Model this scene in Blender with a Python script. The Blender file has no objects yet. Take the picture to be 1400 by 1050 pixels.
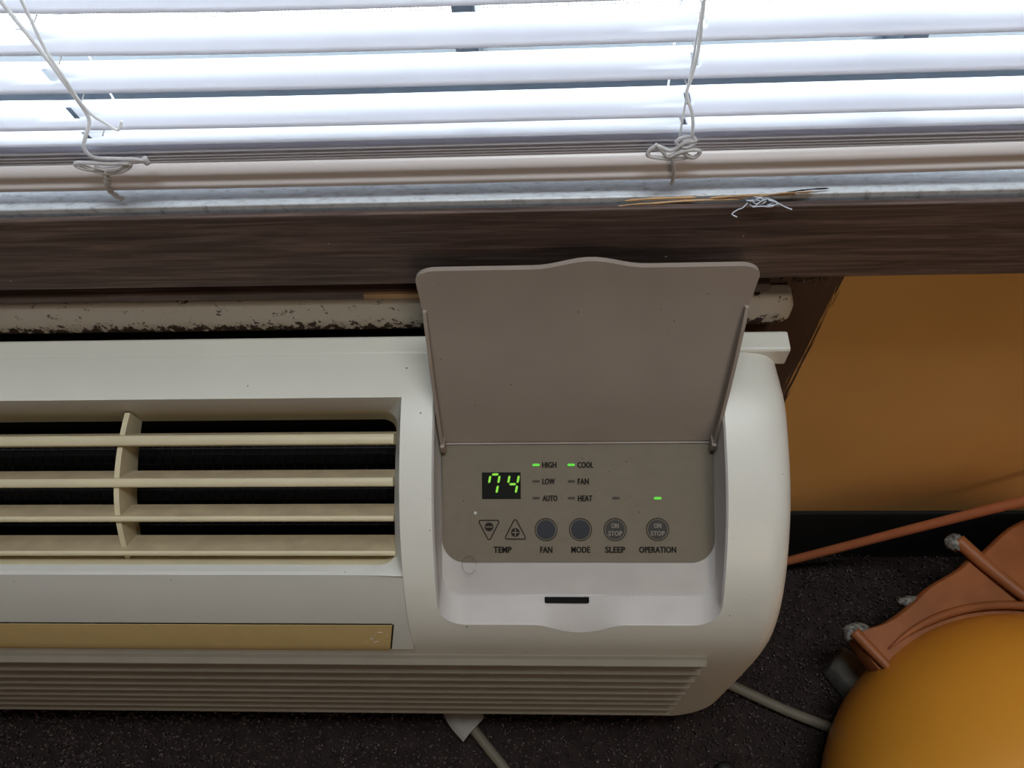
import bpy, bmesh, math, random
from mathutils import Vector, Matrix
from mathutils.geometry import delaunay_2d_cdt
random.seed(7)
S = bpy.context.scene
COL = S.collection

# ------------------------------------------------------------------ camera
cam_d = bpy.data.cameras.new('camera')
cam = bpy.data.objects.new('camera', cam_d); COL.objects.link(cam)
RX, UP, BK = Vector((.99889, .01585, -.0443)), Vector((.01014, .84690, .5316)), Vector((.04595, -.53151, .84578))
RX.normalize(); BK.normalize(); UP = BK.cross(RX).normalized(); RX = UP.cross(BK)
M = Matrix((RX, UP, BK)).transposed().to_4x4(); M.translation = (0, -.34, .925)
cam.matrix_world = M
cam_d.sensor_width = 36.0; cam_d.lens = 36.0 * 1050 / 1400
cam_d.clip_start = .01; cam_d.clip_end = 200
S.camera = cam

# ------------------------------------------------------------------ world, lights, exposure
w = bpy.data.worlds.new('world'); S.world = w; w.use_nodes = True
bg = w.node_tree.nodes['Background']
bg.inputs['Color'].default_value = (.86, .94, 1.0, 1); bg.inputs['Strength'].default_value = 13.5
# added cool fill lamp overhead, without a fixture, to brighten the unit's top
ld = bpy.data.lights.new('overhead_fill', 'AREA'); ld.shape = 'RECTANGLE'; ld.size = .9; ld.size_y = .35
ld.energy = 20.5; ld.color = (.89, .96, 1.0)
lo = bpy.data.objects.new('overhead_fill', ld); COL.objects.link(lo); lo.location = (.15, -.28, 2.38)
# added warm fill lamp behind and to the right, lifts the ochre wall
l2 = bpy.data.lights.new('warm_fill', 'AREA'); l2.shape = 'RECTANGLE'; l2.size = 1.0; l2.size_y = 1.0
l2.energy = 15.0; l2.color = (1.0, .78, .58)
lo2 = bpy.data.objects.new('warm_fill', l2); COL.objects.link(lo2); lo2.location = (1.1, -3.25, 1.6); lo2.rotation_euler = (math.radians(90), 0, 0)
pd = bpy.data.lights.new('window_portal', 'AREA'); pd.shape = 'RECTANGLE'; pd.size = 1.7; pd.size_y = 1.14; pd.cycles.is_portal = True
po = bpy.data.objects.new('window_portal', pd); COL.objects.link(po); po.location = (0, .135, 1.18); po.rotation_euler = (math.radians(-90), 0, 0)
S.view_settings.view_transform = 'Standard'; S.view_settings.look = 'None'
S.view_settings.gamma = 1.0; S.view_settings.use_curve_mapping = False
S.view_settings.exposure = 0.0
S.cycles.caustics_reflective = False; S.cycles.caustics_refractive = False

# ------------------------------------------------------------------ materials
def nodes_of(m):
    m.use_nodes = True
    return m.node_tree.nodes, m.node_tree.links, m.node_tree.nodes['Principled BSDF']
def N(nt, t, **kw):
    n = nt.new(t)
    for k, v in kw.items():
        if k in n.inputs: n.inputs[k].default_value = v
        else: setattr(n, k, v)
    return n
def ramp(nt, stops, interp='LINEAR'):
    r = nt.new('ShaderNodeValToRGB'); r.color_ramp.interpolation = interp
    e = r.color_ramp.elements
    while len(e) < len(stops): e.new(.5)
    for i, (p, c) in enumerate(stops):
        e[i].position = p; e[i].color = tuple(c) + (1,) if len(c) == 3 else c
    return r
def mat(name, col, rough=.5, spec=.5, var=.06, scale=30, bump=0, bscale=300, specks=None, speck_col=(.05, .04, .03), speck_scale=60, sc3=None, **extra):
    """plain surface: base colour with soft tonal noise, optional fine bump and dirt specks"""
    m = bpy.data.materials.new(name); nt, lk, b = nodes_of(m)
    b.inputs['Roughness'].default_value = rough; b.inputs['Specular IOR Level'].default_value = spec
    tc = nt.new('ShaderNodeTexCoord'); src = tc.outputs['Object']
    if sc3:
        mp = nt.new('ShaderNodeMapping'); mp.inputs['Scale'].default_value = sc3; lk.new(src, mp.inputs[0]); src = mp.outputs[0]
    n = N(nt, 'ShaderNodeTexNoise', Scale=scale, Detail=4.0); lk.new(src, n.inputs['Vector'])
    r = ramp(nt, [(.3, [c * (1 - var) for c in col]), (.7, [min(1, c * (1 + var)) for c in col])]); lk.new(n.outputs['Fac'], r.inputs[0])
    out = r.outputs[0]
    if specks:
        v = N(nt, 'ShaderNodeTexVoronoi', Scale=speck_scale); lk.new(src, v.inputs['Vector'])
        nn = N(nt, 'ShaderNodeTexWhiteNoise'); lk.new(v.outputs['Position'], nn.inputs['Vector'])
        # a speck only in some cells, each of its own size
        mul = N(nt, 'ShaderNodeMath', operation='SUBTRACT'); lk.new(nn.outputs['Value'], mul.inputs[0]); mul.inputs[1].default_value = 1 - specks
        mu2 = N(nt, 'ShaderNodeMath', operation='MULTIPLY'); lk.new(mul.outputs[0], mu2.inputs[0]); mu2.inputs[1].default_value = .085 / specks
        lt = N(nt, 'ShaderNodeMath', operation='LESS_THAN'); lk.new(v.outputs['Distance'], lt.inputs[0]); lk.new(mu2.outputs[0], lt.inputs[1])
        mx = N(nt, 'ShaderNodeMix', data_type='RGBA'); lk.new(lt.outputs[0], mx.inputs[0]); lk.new(out, mx.inputs[6]); mx.inputs[7].default_value = tuple(speck_col) + (1,)
        out = mx.outputs[2]
    lk.new(out, b.inputs['Base Color'])
    if bump:
        n2 = N(nt, 'ShaderNodeTexNoise', Scale=bscale, Detail=3.0); lk.new(src, n2.inputs['Vector'])
        bp = N(nt, 'ShaderNodeBump', Strength=bump, Distance=.002); lk.new(n2.outputs['Fac'], bp.inputs['Height']); lk.new(bp.outputs[0], b.inputs['Normal'])
    for k, v in extra.items(): b.inputs[k.replace('_', ' ')].default_value = v
    return m
def emit(name, col, s):
    m = bpy.data.materials.new(name); nt, lk, b = nodes_of(m)
    b.inputs['Base Color'].default_value = tuple(c * .3 for c in col) + (1,)
    b.inputs['Emission Color'].default_value = tuple(col) + (1,); b.inputs['Emission Strength'].default_value = s
    return m

MT = {}
MT['shell'] = mat('cream_plastic', (.66, .635, .56), .34, .5, .03, 14, bump=.04, bscale=900, specks=.45, speck_scale=125)
MT['louver'] = mat('shaded_plastic', (.28, .25, .20), .55, .3, .05, 30, bump=.04, bscale=900)  # shade on the unit's lower front is put into this louver colour
MT['grille'] = mat('greyed_plastic', (.56, .54, .48), .5, .4, .03, 14, bump=.04, bscale=900, specks=.35, speck_scale=130)
MT['well'] = mat('pale_plastic', (.50, .465, .435), .5, .4, .05, 40, specks=.35, speck_scale=130, speck_col=(.22, .2, .18))
MT['vane'] = mat('yellowed_plastic', (.60, .52, .34), .38, .5, .05, 20, specks=.04, speck_scale=90)
MT['vane_top'] = mat('dark_yellowed_plastic', (.36, .28, .17), .8, .2, .12, 60, specks=.05, speck_scale=90)
MT['strip'] = mat('tan_strip', (.50, .36, .155), .55, .3, .04, 60, bump=.03, bscale=1200, specks=.05, speck_scale=120, speck_col=(.7, .62, .45))
MT['panel'] = mat('taupe_panel', (.168, .137, .097), .6, .3, .04, 120, specks=.4, speck_scale=140, speck_col=(.07, .06, .05))
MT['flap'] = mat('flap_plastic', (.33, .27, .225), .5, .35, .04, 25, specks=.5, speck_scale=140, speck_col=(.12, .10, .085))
MT['ink'] = mat('dark_ink', (.016, .012, .009), .8, .3, .02)
MT['navy'] = mat('dark_button', (.022, .024, .030), .5, .4, .05, 300)
MT['char'] = mat('charcoal_button', (.040, .038, .034), .5, .4, .05, 300)
MT['paleink'] = mat('pale_ink', (.30, .265, .21), .6, .3, .02)
MT['black'] = mat('black_cavity', (.010, .009, .009), .9, .1, .1)
MT['mesh'] = mat('black_wire', (.022, .022, .024), .7, .3, .1)
MT['glassblack'] = mat('display_black', (.008, .009, .007), .25, .5, .02)
MT['led'] = emit('green_light', (.13, .75, .05), .75)
MT['digit'] = emit('green_digit', (.30, .85, .06), .62)
MT['ledoff'] = mat('unlit_indicator', (.055, .043, .034), .6, .3, .02)
MT['carpet'] = mat('carpet_backing', (.03, .022, .02), 1, .05, .3, 60)
MT['sillgap'] = mat('dark_groove', (.012, .010, .009), .8, .2, .1)
MT['baseboard'] = mat('black_vinyl_base', (.010, .009, .008), .7, .2, .1)
MT['beige_cord'] = mat('beige_cord', (.17, .145, .105), .55, .3, .06, 60)
MT['orange_cord'] = mat('orange_cord', (.40, .125, .05), .5, .4, .06, 60)
MT['orange'] = mat('orange_plastic', (.70, .30, .03), .36, .5, .04, 9, bump=.03, bscale=500, specks=.03, speck_scale=45, speck_col=(.25, .1, .02))
MT['redorange'] = mat('red_orange_plastic', (.31, .105, .034), .5, .35, .22, 22, bump=.05, bscale=400)
MT['scuff'] = mat('scuffed_grey_edge', (.20, .195, .175), .95, .1, .75, 260, bump=.6, bscale=260)
MT['rubber'] = mat('grey_rubber', (.16, .16, .145), .9, .2, .2, 90, bump=.3, bscale=300)
MT['blackknob'] = mat('black_rubber', (.012, .012, .012), .5, .4, .1)
MT['tag'] = mat('paper_tag', (.34, .325, .30), .8, .2, .08, 60)
MT['cordplain'] = mat('white_cord', (.74, .71, .69), .8, .2, .08, 900, bump=.3, bscale=2500)
MT['barewood'] = mat('bare_wood', (.55, .36, .20), .8, .2, .3, 90, sc3=(.2, 1, 1))
MT['lint'] = mat('lint_thread', (.62, .66, .74), .9, .1, .1)
MT['ceilw'] = mat('grey_ceiling', (.32, .30, .27), .9, .2, .03)
MT['roomwall'] = mat('dark_panelling', (.085, .060, .045), .8, .2, .05, 3)
MT['concrete'] = mat('pale_concrete', (.62, .61, .58), .9, .2, .08, 4)
MT['alu'] = mat('dark_window_frame', (.035, .05, .07), .4, .5, .1, 40)
MT['wire'] = mat('insect_screen_wire', (.30, .32, .33), .6, .4, .05)

def wood_mat():
    m = bpy.data.materials.new('dark_wood_laminate'); nt, lk, b = nodes_of(m)
    tc = nt.new('ShaderNodeTexCoord'); mp = nt.new('ShaderNodeMapping'); mp.inputs['Scale'].default_value = (7, 150, 150); lk.new(tc.outputs['Object'], mp.inputs[0])
    n = N(nt, 'ShaderNodeTexNoise', Scale=1.6, Detail=9.0, Roughness=.65, Distortion=.6); lk.new(mp.outputs[0], n.inputs['Vector'])
    r = ramp(nt, [(.28, (.045, .031, .028)), (.5, (.125, .087, .075)), (.74, (.27, .195, .165))]); lk.new(n.outputs['Fac'], r.inputs[0])
    n2 = N(nt, 'ShaderNodeTexNoise', Scale=2.5, Detail=2.0); lk.new(tc.outputs['Object'], n2.inputs['Vector'])
    mx = N(nt, 'ShaderNodeMix', data_type='RGBA', blend_type='MULTIPLY'); mx.inputs[0].default_value = .5
    r2 = ramp(nt, [(.3, (.75, .62, .6)), (.7, (1, 1, 1))]); lk.new(n2.outputs['Fac'], r2.inputs[0])
    lk.new(r.outputs[0], mx.inputs[6]); lk.new(r2.outputs[0], mx.inputs[7])
    v = N(nt, 'ShaderNodeTexVoronoi', Scale=140.0); lk.new(tc.outputs['Object'], v.inputs['Vector'])
    wn = N(nt, 'ShaderNodeTexWhiteNoise'); lk.new(v.outputs['Position'], wn.inputs['Vector'])
    a = N(nt, 'ShaderNodeMath', operation='MULTIPLY_ADD'); lk.new(wn.outputs['Value'], a.inputs[0]); a.inputs[1].default_value = 2.2; a.inputs[2].default_value = -2.08
    lt = N(nt, 'ShaderNodeMath', operation='LESS_THAN'); lk.new(v.outputs['Distance'], lt.inputs[0]); lk.new(a.outputs[0], lt.inputs[1])
    m2 = N(nt, 'ShaderNodeMix', data_type='RGBA'); lk.new(lt.outputs[0], m2.inputs[0]); lk.new(mx.outputs[2], m2.inputs[6]); m2.inputs[7].default_value = (.45, .42, .38, 1)
    lk.new(m2.outputs[2], b.inputs['Base Color']); b.inputs['Roughness'].default_value = .5; b.inputs['Specular IOR Level'].default_value = .35
    bp = N(nt, 'ShaderNodeBump', Strength=.12, Distance=.001); lk.new(n.outputs['Fac'], bp.inputs['Height']); lk.new(bp.outputs[0], b.inputs['Normal'])
    return m
MT['wood'] = wood_mat()

def sill_mat():
    m = bpy.data.materials.new('worn_sill_laminate'); nt, lk, b = nodes_of(m)
    tc = nt.new('ShaderNodeTexCoord'); mp = nt.new('ShaderNodeMapping'); mp.inputs['Scale'].default_value = (90, 240, 60); lk.new(tc.outputs['Object'], mp.inputs[0])
    n = N(nt, 'ShaderNodeTexNoise', Scale=1.5, Detail=8.0, Roughness=.7); lk.new(mp.outputs[0], n.inputs['Vector'])
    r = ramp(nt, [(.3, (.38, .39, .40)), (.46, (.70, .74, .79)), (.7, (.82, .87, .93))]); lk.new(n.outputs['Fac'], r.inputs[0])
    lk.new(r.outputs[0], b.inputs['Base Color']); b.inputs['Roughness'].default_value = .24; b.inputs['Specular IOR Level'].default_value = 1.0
    bp = N(nt, 'ShaderNodeBump', Strength=.25, Distance=.001); lk.new(n.outputs['Fac'], bp.inputs['Height']); lk.new(bp.outputs[0], b.inputs['Normal'])
    return m
MT['sill'] = sill_mat()

def wall_mat():
    """ochre paint with the dark brown paint brushed around the unit (edge near x = .203)"""
    m = bpy.data.materials.new('ochre_wall_brown_border'); nt, lk, b = nodes_of(m)
    tc = nt.new('ShaderNodeTexCoord'); sx = nt.new('ShaderNodeSeparateXYZ'); lk.new(tc.outputs['Object'], sx.inputs[0])
    mp = nt.new('ShaderNodeMapping'); mp.inputs['Scale'].default_value = (330, 20, 10); lk.new(tc.outputs['Object'], mp.inputs[0])
    n = N(nt, 'ShaderNodeTexNoise', Scale=1.0, Detail=5.0, Roughness=.6); lk.new(mp.outputs[0], n.inputs['Vector'])
    a = N(nt, 'ShaderNodeMath', operation='MULTIPLY_ADD'); lk.new(n.outputs['Fac'], a.inputs[0]); a.inputs[1].default_value = .034; lk.new(sx.outputs[0], a.inputs[2])
    r = N(nt, 'ShaderNodeMapRange'); r.inputs['From Min'].default_value = .217; r.inputs['From Max'].default_value = .2185; lk.new(a.outputs[0], r.inputs[0])
    y = N(nt, 'ShaderNodeTexNoise', Scale=6.0, Detail=4.0); lk.new(tc.outputs['Object'], y.inputs['Vector'])
    yr = ramp(nt, [(.3, (.72, .42, .14)), (.7, (.80, .48, .17))]); lk.new(y.outputs['Fac'], yr.inputs[0])
    br = ramp(nt, [(.3, (.065, .042, .036)), (.7, (.11, .072, .060))]); lk.new(n.outputs['Fac'], br.inputs[0])
    mx = N(nt, 'ShaderNodeMix', data_type='RGBA'); lk.new(r.outputs[0], mx.inputs[0]); lk.new(br.outputs[0], mx.inputs[6]); lk.new(yr.outputs[0], mx.inputs[7])
    lk.new(mx.outputs[2], b.inputs['Base Color']); b.inputs['Roughness'].default_value = .45; b.inputs['Specular IOR Level'].default_value = .4
    n3 = N(nt, 'ShaderNodeTexNoise', Scale=180.0, Detail=3.0); lk.new(tc.outputs['Object'], n3.inputs['Vector'])
    bp = N(nt, 'ShaderNodeBump', Strength=.08, Distance=.001); lk.new(n3.outputs['Fac'], bp.inputs['Height']); lk.new(bp.outputs[0], b.inputs['Normal'])
    return m
MT['wall'] = wall_mat()

def paint_strip_mat():
    """off-white paint with brown smears along its lower edge"""
    m = bpy.data.materials.new('chipped_white_paint'); nt, lk, b = nodes_of(m)
    tc = nt.new('ShaderNodeTexCoord'); sx = nt.new('ShaderNodeSeparateXYZ'); lk.new(tc.outputs['Object'], sx.inputs[0])
    n = N(nt, 'ShaderNodeTexNoise', Scale=150.0, Detail=6.0, Roughness=.7); lk.new(tc.outputs['Object'], n.inputs['Vector'])
    a = N(nt, 'ShaderNodeMath', operation='MULTIPLY_ADD'); lk.new(n.outputs['Fac'], a.inputs[0]); a.inputs[1].default_value = .05; lk.new(sx.outputs[2], a.inputs[2])
    r1 = N(nt, 'ShaderNodeMapRange'); r1.inputs['From Min'].default_value = .5085; r1.inputs['From Max'].default_value = .5105; lk.new(a.outputs[0], r1.inputs[0])
    n2 = N(nt, 'ShaderNodeTexNoise', Scale=85.0, Detail=7.0, Roughness=.75); lk.new(tc.outputs['Object'], n2.inputs['Vector'])
    r2 = N(nt, 'ShaderNodeMapRange'); r2.inputs['From Min'].default_value = .385; r2.inputs['From Max'].default_value = .415; lk.new(n2.outputs['Fac'], r2.inputs[0])
    mu = N(nt, 'ShaderNodeMath', operation='MULTIPLY'); lk.new(r1.outputs[0], mu.inputs[0]); lk.new(r2.outputs[0], mu.inputs[1])
    mx = N(nt, 'ShaderNodeMix', data_type='RGBA'); lk.new(mu.outputs[0], mx.inputs[0]); mx.inputs[6].default_value = (.06, .042, .034, 1); mx.inputs[7].default_value = (.66, .62, .55, 1)
    lk.new(mx.outputs[2], b.inputs['Base Color']); b.inputs['Roughness'].default_value = .5
    bp = N(nt, 'ShaderNodeBump', Strength=.2, Distance=.001); lk.new(n.outputs['Fac'], bp.inputs['Height']); lk.new(bp.outputs[0], b.inputs['Normal'])
    return m
MT['paintstrip'] = paint_strip_mat()

def slat_mat():
    m = bpy.data.materials.new('white_vinyl_slat'); nt, lk, b = nodes_of(m)
    out = nt['Material Output']
    b.inputs['Base Color'].default_value = (.80, .79, .82, 1); b.inputs['Roughness'].default_value = .45
    t = nt.new('ShaderNodeBsdfTranslucent'); t.inputs[0].default_value = (.80, .80, .86, 1)
    mx = nt.new('ShaderNodeMixShader'); mx.inputs[0].default_value = .5
    lk.new(b.outputs[0], mx.inputs[1]); lk.new(t.outputs[0], mx.inputs[2]); lk.new(mx.outputs[0], out.inputs[0])
    return m
MT['slat'] = slat_mat()
def cord_mat():
    m = bpy.data.materials.new('white_cord'); nt, lk, b = nodes_of(m); out = nt['Material Output']
    b.inputs['Base Color'].default_value = (.85, .83, .82, 1); b.inputs['Roughness'].default_value = .8
    t = nt.new('ShaderNodeBsdfTranslucent'); t.inputs[0].default_value = (.85, .84, .84, 1)
    mx = nt.new('ShaderNodeMixShader'); mx.inputs[0].default_value = .45
    lk.new(b.outputs[0], mx.inputs[1]); lk.new(t.outputs[0], mx.inputs[2]); lk.new(mx.outputs[0], out.inputs[0])
    return m
MT['cordwhite'] = cord_mat()
MT['rail'] = mat('white_vinyl_rail', (.84, .79, .79), .35, .5, .02)

def glass_mat():
    m = bpy.data.materials.new('window_glass'); nt, lk, b = nodes_of(m); out = nt['Material Output']
    t = nt.new('ShaderNodeBsdfTransparent'); t.inputs[0].default_value = (.95, .97, .97, 1)
    g = nt.new('ShaderNodeBsdfGlossy'); g.inputs['Roughness'].default_value = .02
    mx = nt.new('ShaderNodeMixShader'); mx.inputs[0].default_value = .06
    lk.new(t.outputs[0], mx.inputs[1]); lk.new(g.outputs[0], mx.inputs[2]); lk.new(mx.outputs[0], out.inputs[0])
    return m
MT['glass'] = glass_mat()

def pile_mat():
    m = bpy.data.materials.new('carpet_pile'); nt, lk, b = nodes_of(m)
    tc = nt.new('ShaderNodeTexCoord'); n = N(nt, 'ShaderNodeTexNoise', Scale=330.0, Detail=2.0); lk.new(tc.outputs['Object'], n.inputs['Vector'])
    r = ramp(nt, [(.30, (.025, .018, .017)), (.50, (.065, .047, .044)), (.62, (.12, .092, .085)), (.74, (.26, .22, .205))]); lk.new(n.outputs['Fac'], r.inputs[0])
    lk.new(r.outputs[0], b.inputs['Base Color']); b.inputs['Roughness'].default_value = 1; b.inputs['Specular IOR Level'].default_value = .05
    return m
MT['pile'] = pile_mat()

# ------------------------------------------------------------------ mesh helpers
def root_loc(o):
    v = Vector((0, 0, 0))
    while o is not None:
        v += o.location; o = o.parent
    return v
def obj(name, verts, faces, m, parent=None, smooth=False, angle=None):
    """verts in world coordinates; stored relative to the thing's base"""
    off = root_loc(parent)
    me = bpy.data.meshes.new(name); me.from_pydata([tuple(Vector(v) - off) for v in verts], [], faces); me.update()
    bm = bmesh.new(); bm.from_mesh(me); bmesh.ops.recalc_face_normals(bm, faces=bm.faces)
    for f in bm.faces: f.smooth = smooth
    if smooth and angle:
        for e in bm.edges:
            if len(e.link_faces) == 2 and e.calc_face_angle(0) > math.radians(angle): e.smooth = False
    bm.to_mesh(me); bm.free()
    me.materials.append(MT[m] if isinstance(m, str) else m)
    o = bpy.data.objects.new(name, me); COL.objects.link(o); o.parent = parent
    return o
def tag(o, label=None, cat=None, group=None, kind=None):
    if label: o['label'] = label
    if cat: o['category'] = cat
    if group: o['group'] = group
    if kind: o['kind'] = kind
    return o
def thing(name, loc, label, cat, **k):
    o = bpy.data.objects.new(name, None); COL.objects.link(o); o.location = loc; o.empty_display_size = .05
    return tag(o, label, cat, **k)
class MB:
    def __init__(s): s.v = []; s.f = []
    def add(s, v, f):
        n = len(s.v); s.v += [tuple(p) for p in v]; s.f += [tuple(i + n for i in q) for q in f]; return s
    def box(s, x0, x1, y0, y1, z0, z1):
        return s.add([(x, y, z) for z in (z0, z1) for y in (y0, y1) for x in (x0, x1)],
                     [(0, 2, 3, 1), (4, 5, 7, 6), (0, 1, 5, 4), (2, 6, 7, 3), (0, 4, 6, 2), (1, 3, 7, 5)])
    def prism(s, poly, x0, x1):
        """polygon in (y,z) swept along x"""
        n = len(poly); v = [(x0, a, b) for a, b in poly] + [(x1, a, b) for a, b in poly]
        return s.add(v, [(i, (i + 1) % n, (i + 1) % n + n, i + n) for i in range(n)] + [tuple(range(n)), tuple(range(2 * n - 1, n - 1, -1))])
    def tube(s, pts, r, k=8, caps=True):
        pts = [Vector(p) for p in pts]; n = len(pts); rings = []
        up = Vector((.3, .5, .8)).normalized(); base = len(s.v)
        for i, p in enumerate(pts):
            d = (pts[min(i + 1, n - 1)] - pts[max(i - 1, 0)]).normalized()
            a = d.cross(up); a = a.normalized() if a.length > 1e-4 else d.orthogonal().normalized()
            up = a.cross(d).normalized(); b = up
            rr = r[i] if isinstance(r, (list, tuple)) else r
            s.v += [tuple(p + rr * (math.cos(t) * a + math.sin(t) * b)) for t in (2 * math.pi * j / k for j in range(k))]
        for i in range(n - 1):
            for j in range(k):
                s.f.append((base + i * k + j, base + i * k + (j + 1) % k, base + (i + 1) * k + (j + 1) % k, base + (i + 1) * k + j))
        if caps:
            s.f.append(tuple(base + j for j in range(k))); s.f.append(tuple(base + (n - 1) * k + j for j in range(k)))
        return s
    def loft(s, rings, close=True, cap0=False, cap1=False):
        b = len(s.v); k = len(rings[0])
        for r in rings: s.v += [tuple(p) for p in r]
        for i in range(len(rings) - 1):
            for j in range(k if close else k - 1):
                s.f.append((b + i * k + j, b + i * k + (j + 1) % k, b + (i + 1) * k + (j + 1) % k, b + (i + 1) * k + j))
        if cap0: s.f.append(tuple(b + j for j in range(k)))
        if cap1: s.f.append(tuple(b + (len(rings) - 1) * k + j for j in range(k)))
        return s
    def build(s, name, m, parent=None, smooth=False, angle=None): return obj(name, s.v, s.f, m, parent, smooth, angle)
def spline(pts, sub=6):
    """Catmull-Rom through points of any dimension"""
    P = [Vector(p) for p in pts]; out = []
    for i in range(len(P) - 1):
        a, b, c, d = P[max(i - 1, 0)], P[i], P[i + 1], P[min(i + 2, len(P) - 1)]
        for j in range(sub):
            t = j / sub
            out.append(.5 * ((2 * b) + (c - a) * t + (2 * a - 5 * b + 4 * c - d) * t * t + (3 * b - a - 3 * c + d) * t ** 3))
    out.append(P[-1]); return out
def bevel(o, wd, seg=2):
    md = o.modifiers.new('bevel', 'BEVEL'); md.width = wd; md.segments = seg; md.limit_method = 'ANGLE'; md.angle_limit = math.radians(35)
    for p in o.data.polygons: p.use_smooth = True
    md.harden_normals = True
    return o

# ================================================================== THE SETTING
XL, XR, YB, ZC = -1.9, 1.8, -3.3, 2.4          # room
WX0, WX1, WZ0, WZ1 = -.85, .85, .604, 1.75      # window opening in the front wall
wb = MB()
wb.box(XL, WX0, 0, .14, 0, ZC); wb.box(WX1, XR, 0, .14, 0, ZC); wb.box(WX0, WX1, 0, .14, 0, WZ0 - .012); wb.box(WX0, WX1, 0, .14, WZ1, ZC)
tag(wb.build('wall_front', 'wall'), 'ochre wall below the window with dark brown paint brushed around the unit', 'wall', kind='structure')
tag(MB().box(XL, XR, YB - .1, YB, 0, ZC).build('wall_back', 'roomwall'), 'dark panelled wall at the far end of the room', 'wall', kind='structure')
tag(MB().box(XL - .1, XL, YB, .14, 0, ZC).build('wall_left', 'roomwall'), 'dark panelled side wall to the left', 'wall', kind='structure')
tag(MB().box(XR, XR + .1, YB, .14, 0, ZC).build('wall_right', 'roomwall'), 'dark panelled side wall to the right', 'wall', kind='structure')
tag(MB().box(XL, XR, YB, .14, ZC, ZC + .1).build('ceiling', 'ceilw'), 'grey ceiling of the room', 'ceiling', kind='structure')
fl = tag(MB().box(XL, XR, YB, 0, -.06, 0).build('floor', 'carpet'), 'dark brown flecked carpet floor', 'floor', kind='structure')
# carpet pile: short tufts where the photograph looks at the floor
pv, pf = [], []
for _ in range(52000):
    x = random.uniform(-.75, .75); y = random.uniform(-.62, -.012)
    h = random.uniform(.0025, .0058); r = random.uniform(.0011, .0021); a = random.uniform(0, 2.1); n = len(pv)
    tx, ty = random.uniform(-.0016, .0016), random.uniform(-.0016, .0016)
    for j in range(3): pv.append((x + r * math.cos(a + j * 2.094), y + r * math.sin(a + j * 2.094), .0))
    for j in range(3): pv.append((x + tx + .7 * r * math.cos(a + j * 2.094), y + ty + .7 * r * math.sin(a + j * 2.094), h))
    pf += [(n, n + 1, n + 4, n + 3), (n + 1, n + 2, n + 5, n + 4), (n + 2, n, n + 3, n + 5), (n + 3, n + 4, n + 5)]
me = bpy.data.meshes.new('carpet_pile'); me.from_pydata(pv, [], pf); me.materials.append(MT['pile'])
cp = bpy.data.objects.new('carpet_pile', me); COL.objects.link(cp); cp.parent = fl; cp['kind'] = 'stuff'
# black vinyl baseboard
tag(bevel(MB().prism([(0, 0), (-.014, 0), (-.009, .012), (-.008, .105), (-.004, .113), (0, .113)], XL, XR).build('baseboard_front', 'baseboard'), .001),
    'black vinyl baseboard along the ochre wall', 'baseboard', kind='structure')
# apron, sill and the painted strip under it
ap = MB().box(-1.0, 1.0, -.0255, -.0215, .546, .6085)
ap.box(-1.0, 1.0, -.0215, 0, .546, .575)
tag(bevel(ap.build('trim_1', 'wood'), .0012), 'dark wood-grain laminate apron board under the window sill', 'trim', kind='structure')
sl = MB().box(-1.0, 1.0, -.0185, .06, .597, .611)
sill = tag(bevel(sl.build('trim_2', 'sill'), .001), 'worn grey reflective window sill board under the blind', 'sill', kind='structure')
MB().box(-1.0, 1.0, -.0215, -.0185, .58, .6015).build('groove', 'sillgap', sill)
# chipped front edge of the sill: bare splinters
for (xa, xb, ya, yb, za, hh) in [(.045, .085, -.0205, -.0195, .610, .0016), (.058, .112, -.0222, -.0205, .609, .0014), (.092, .140, -.0208, -.0196, .611, .0016),
                                 (.118, .150, -.0215, -.0190, .612, .0010), (.040, .070, -.0228, -.0212, .608, .0010), (.132, .158, -.0200, -.0172, .6125, .0008)]:
    p = spline([(xa, ya, za), (xa * .6 + xb * .4, ya * .4 + yb * .6 - .0006, za + .0012), (xb, yb, za + .0006)], 5)
    MB().tube(p, [hh * .2] + [hh * (.5 + .12 * math.sin(i * 1.9)) for i in range(len(p) - 2)] + [hh * .1], 5).build('splinter', 'barewood' if hh > .0009 else 'sillgap', sill)
# wall strip below the apron: brown lip and bare wood
tr = tag(bevel(MB().box(-1.0, .150, -.010, 0, .512, .5205).build('trim_3', 'wood'), .002), 'thin brown painted batten between apron and white strip', 'trim', kind='structure')
MB().prism([(-.0112, .5135), (-.0112, .5185), (-.009, .5195), (-.009, .513)], -.125, -.05).build('bare_patch', 'barewood', tr)
st = MB(); pl = [(-.94, .4775), (.163, .4775), (.1705, .4845), (.1700, .4985), (.1655, .511), (-.94, .511)]
st.add([(x, -.012, z) for x, z in pl] + [(x, 0, z) for x, z in pl], [tuple(range(6)), tuple(range(11, 5, -1))] + [(i, (i + 1) % 6, (i + 1) % 6 + 6, i + 6) for i in range(6)])
tag(bevel(st.build('trim_4', 'paintstrip'), .003, 3), 'chipped off-white painted wood strip just above the air conditioner', 'trim', kind='structure')
# flakes of old paint beside the strip end
fk = MB()
for _ in range(46):
    x = random.uniform(.148, .192); z = random.uniform(.511, .530); a = random.uniform(0, 3.1); l = random.uniform(.001, .0036); h = random.uniform(.0006, .0014)
    fk.add([(x + l * math.cos(a), -.0004, z + l * math.sin(a)), (x - h * math.sin(a), -.0004 - random.uniform(.0006, .003), z + h * math.cos(a)),
            (x - l * math.cos(a), -.0004, z - l * math.sin(a)), (x + h * math.sin(a), -.0022, z - h * math.cos(a))], [(0, 1, 2, 3)])
o = fk.build('paint_flake', 'wood', bpy.data.objects['wall_front']); o['kind'] = 'stuff'

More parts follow.
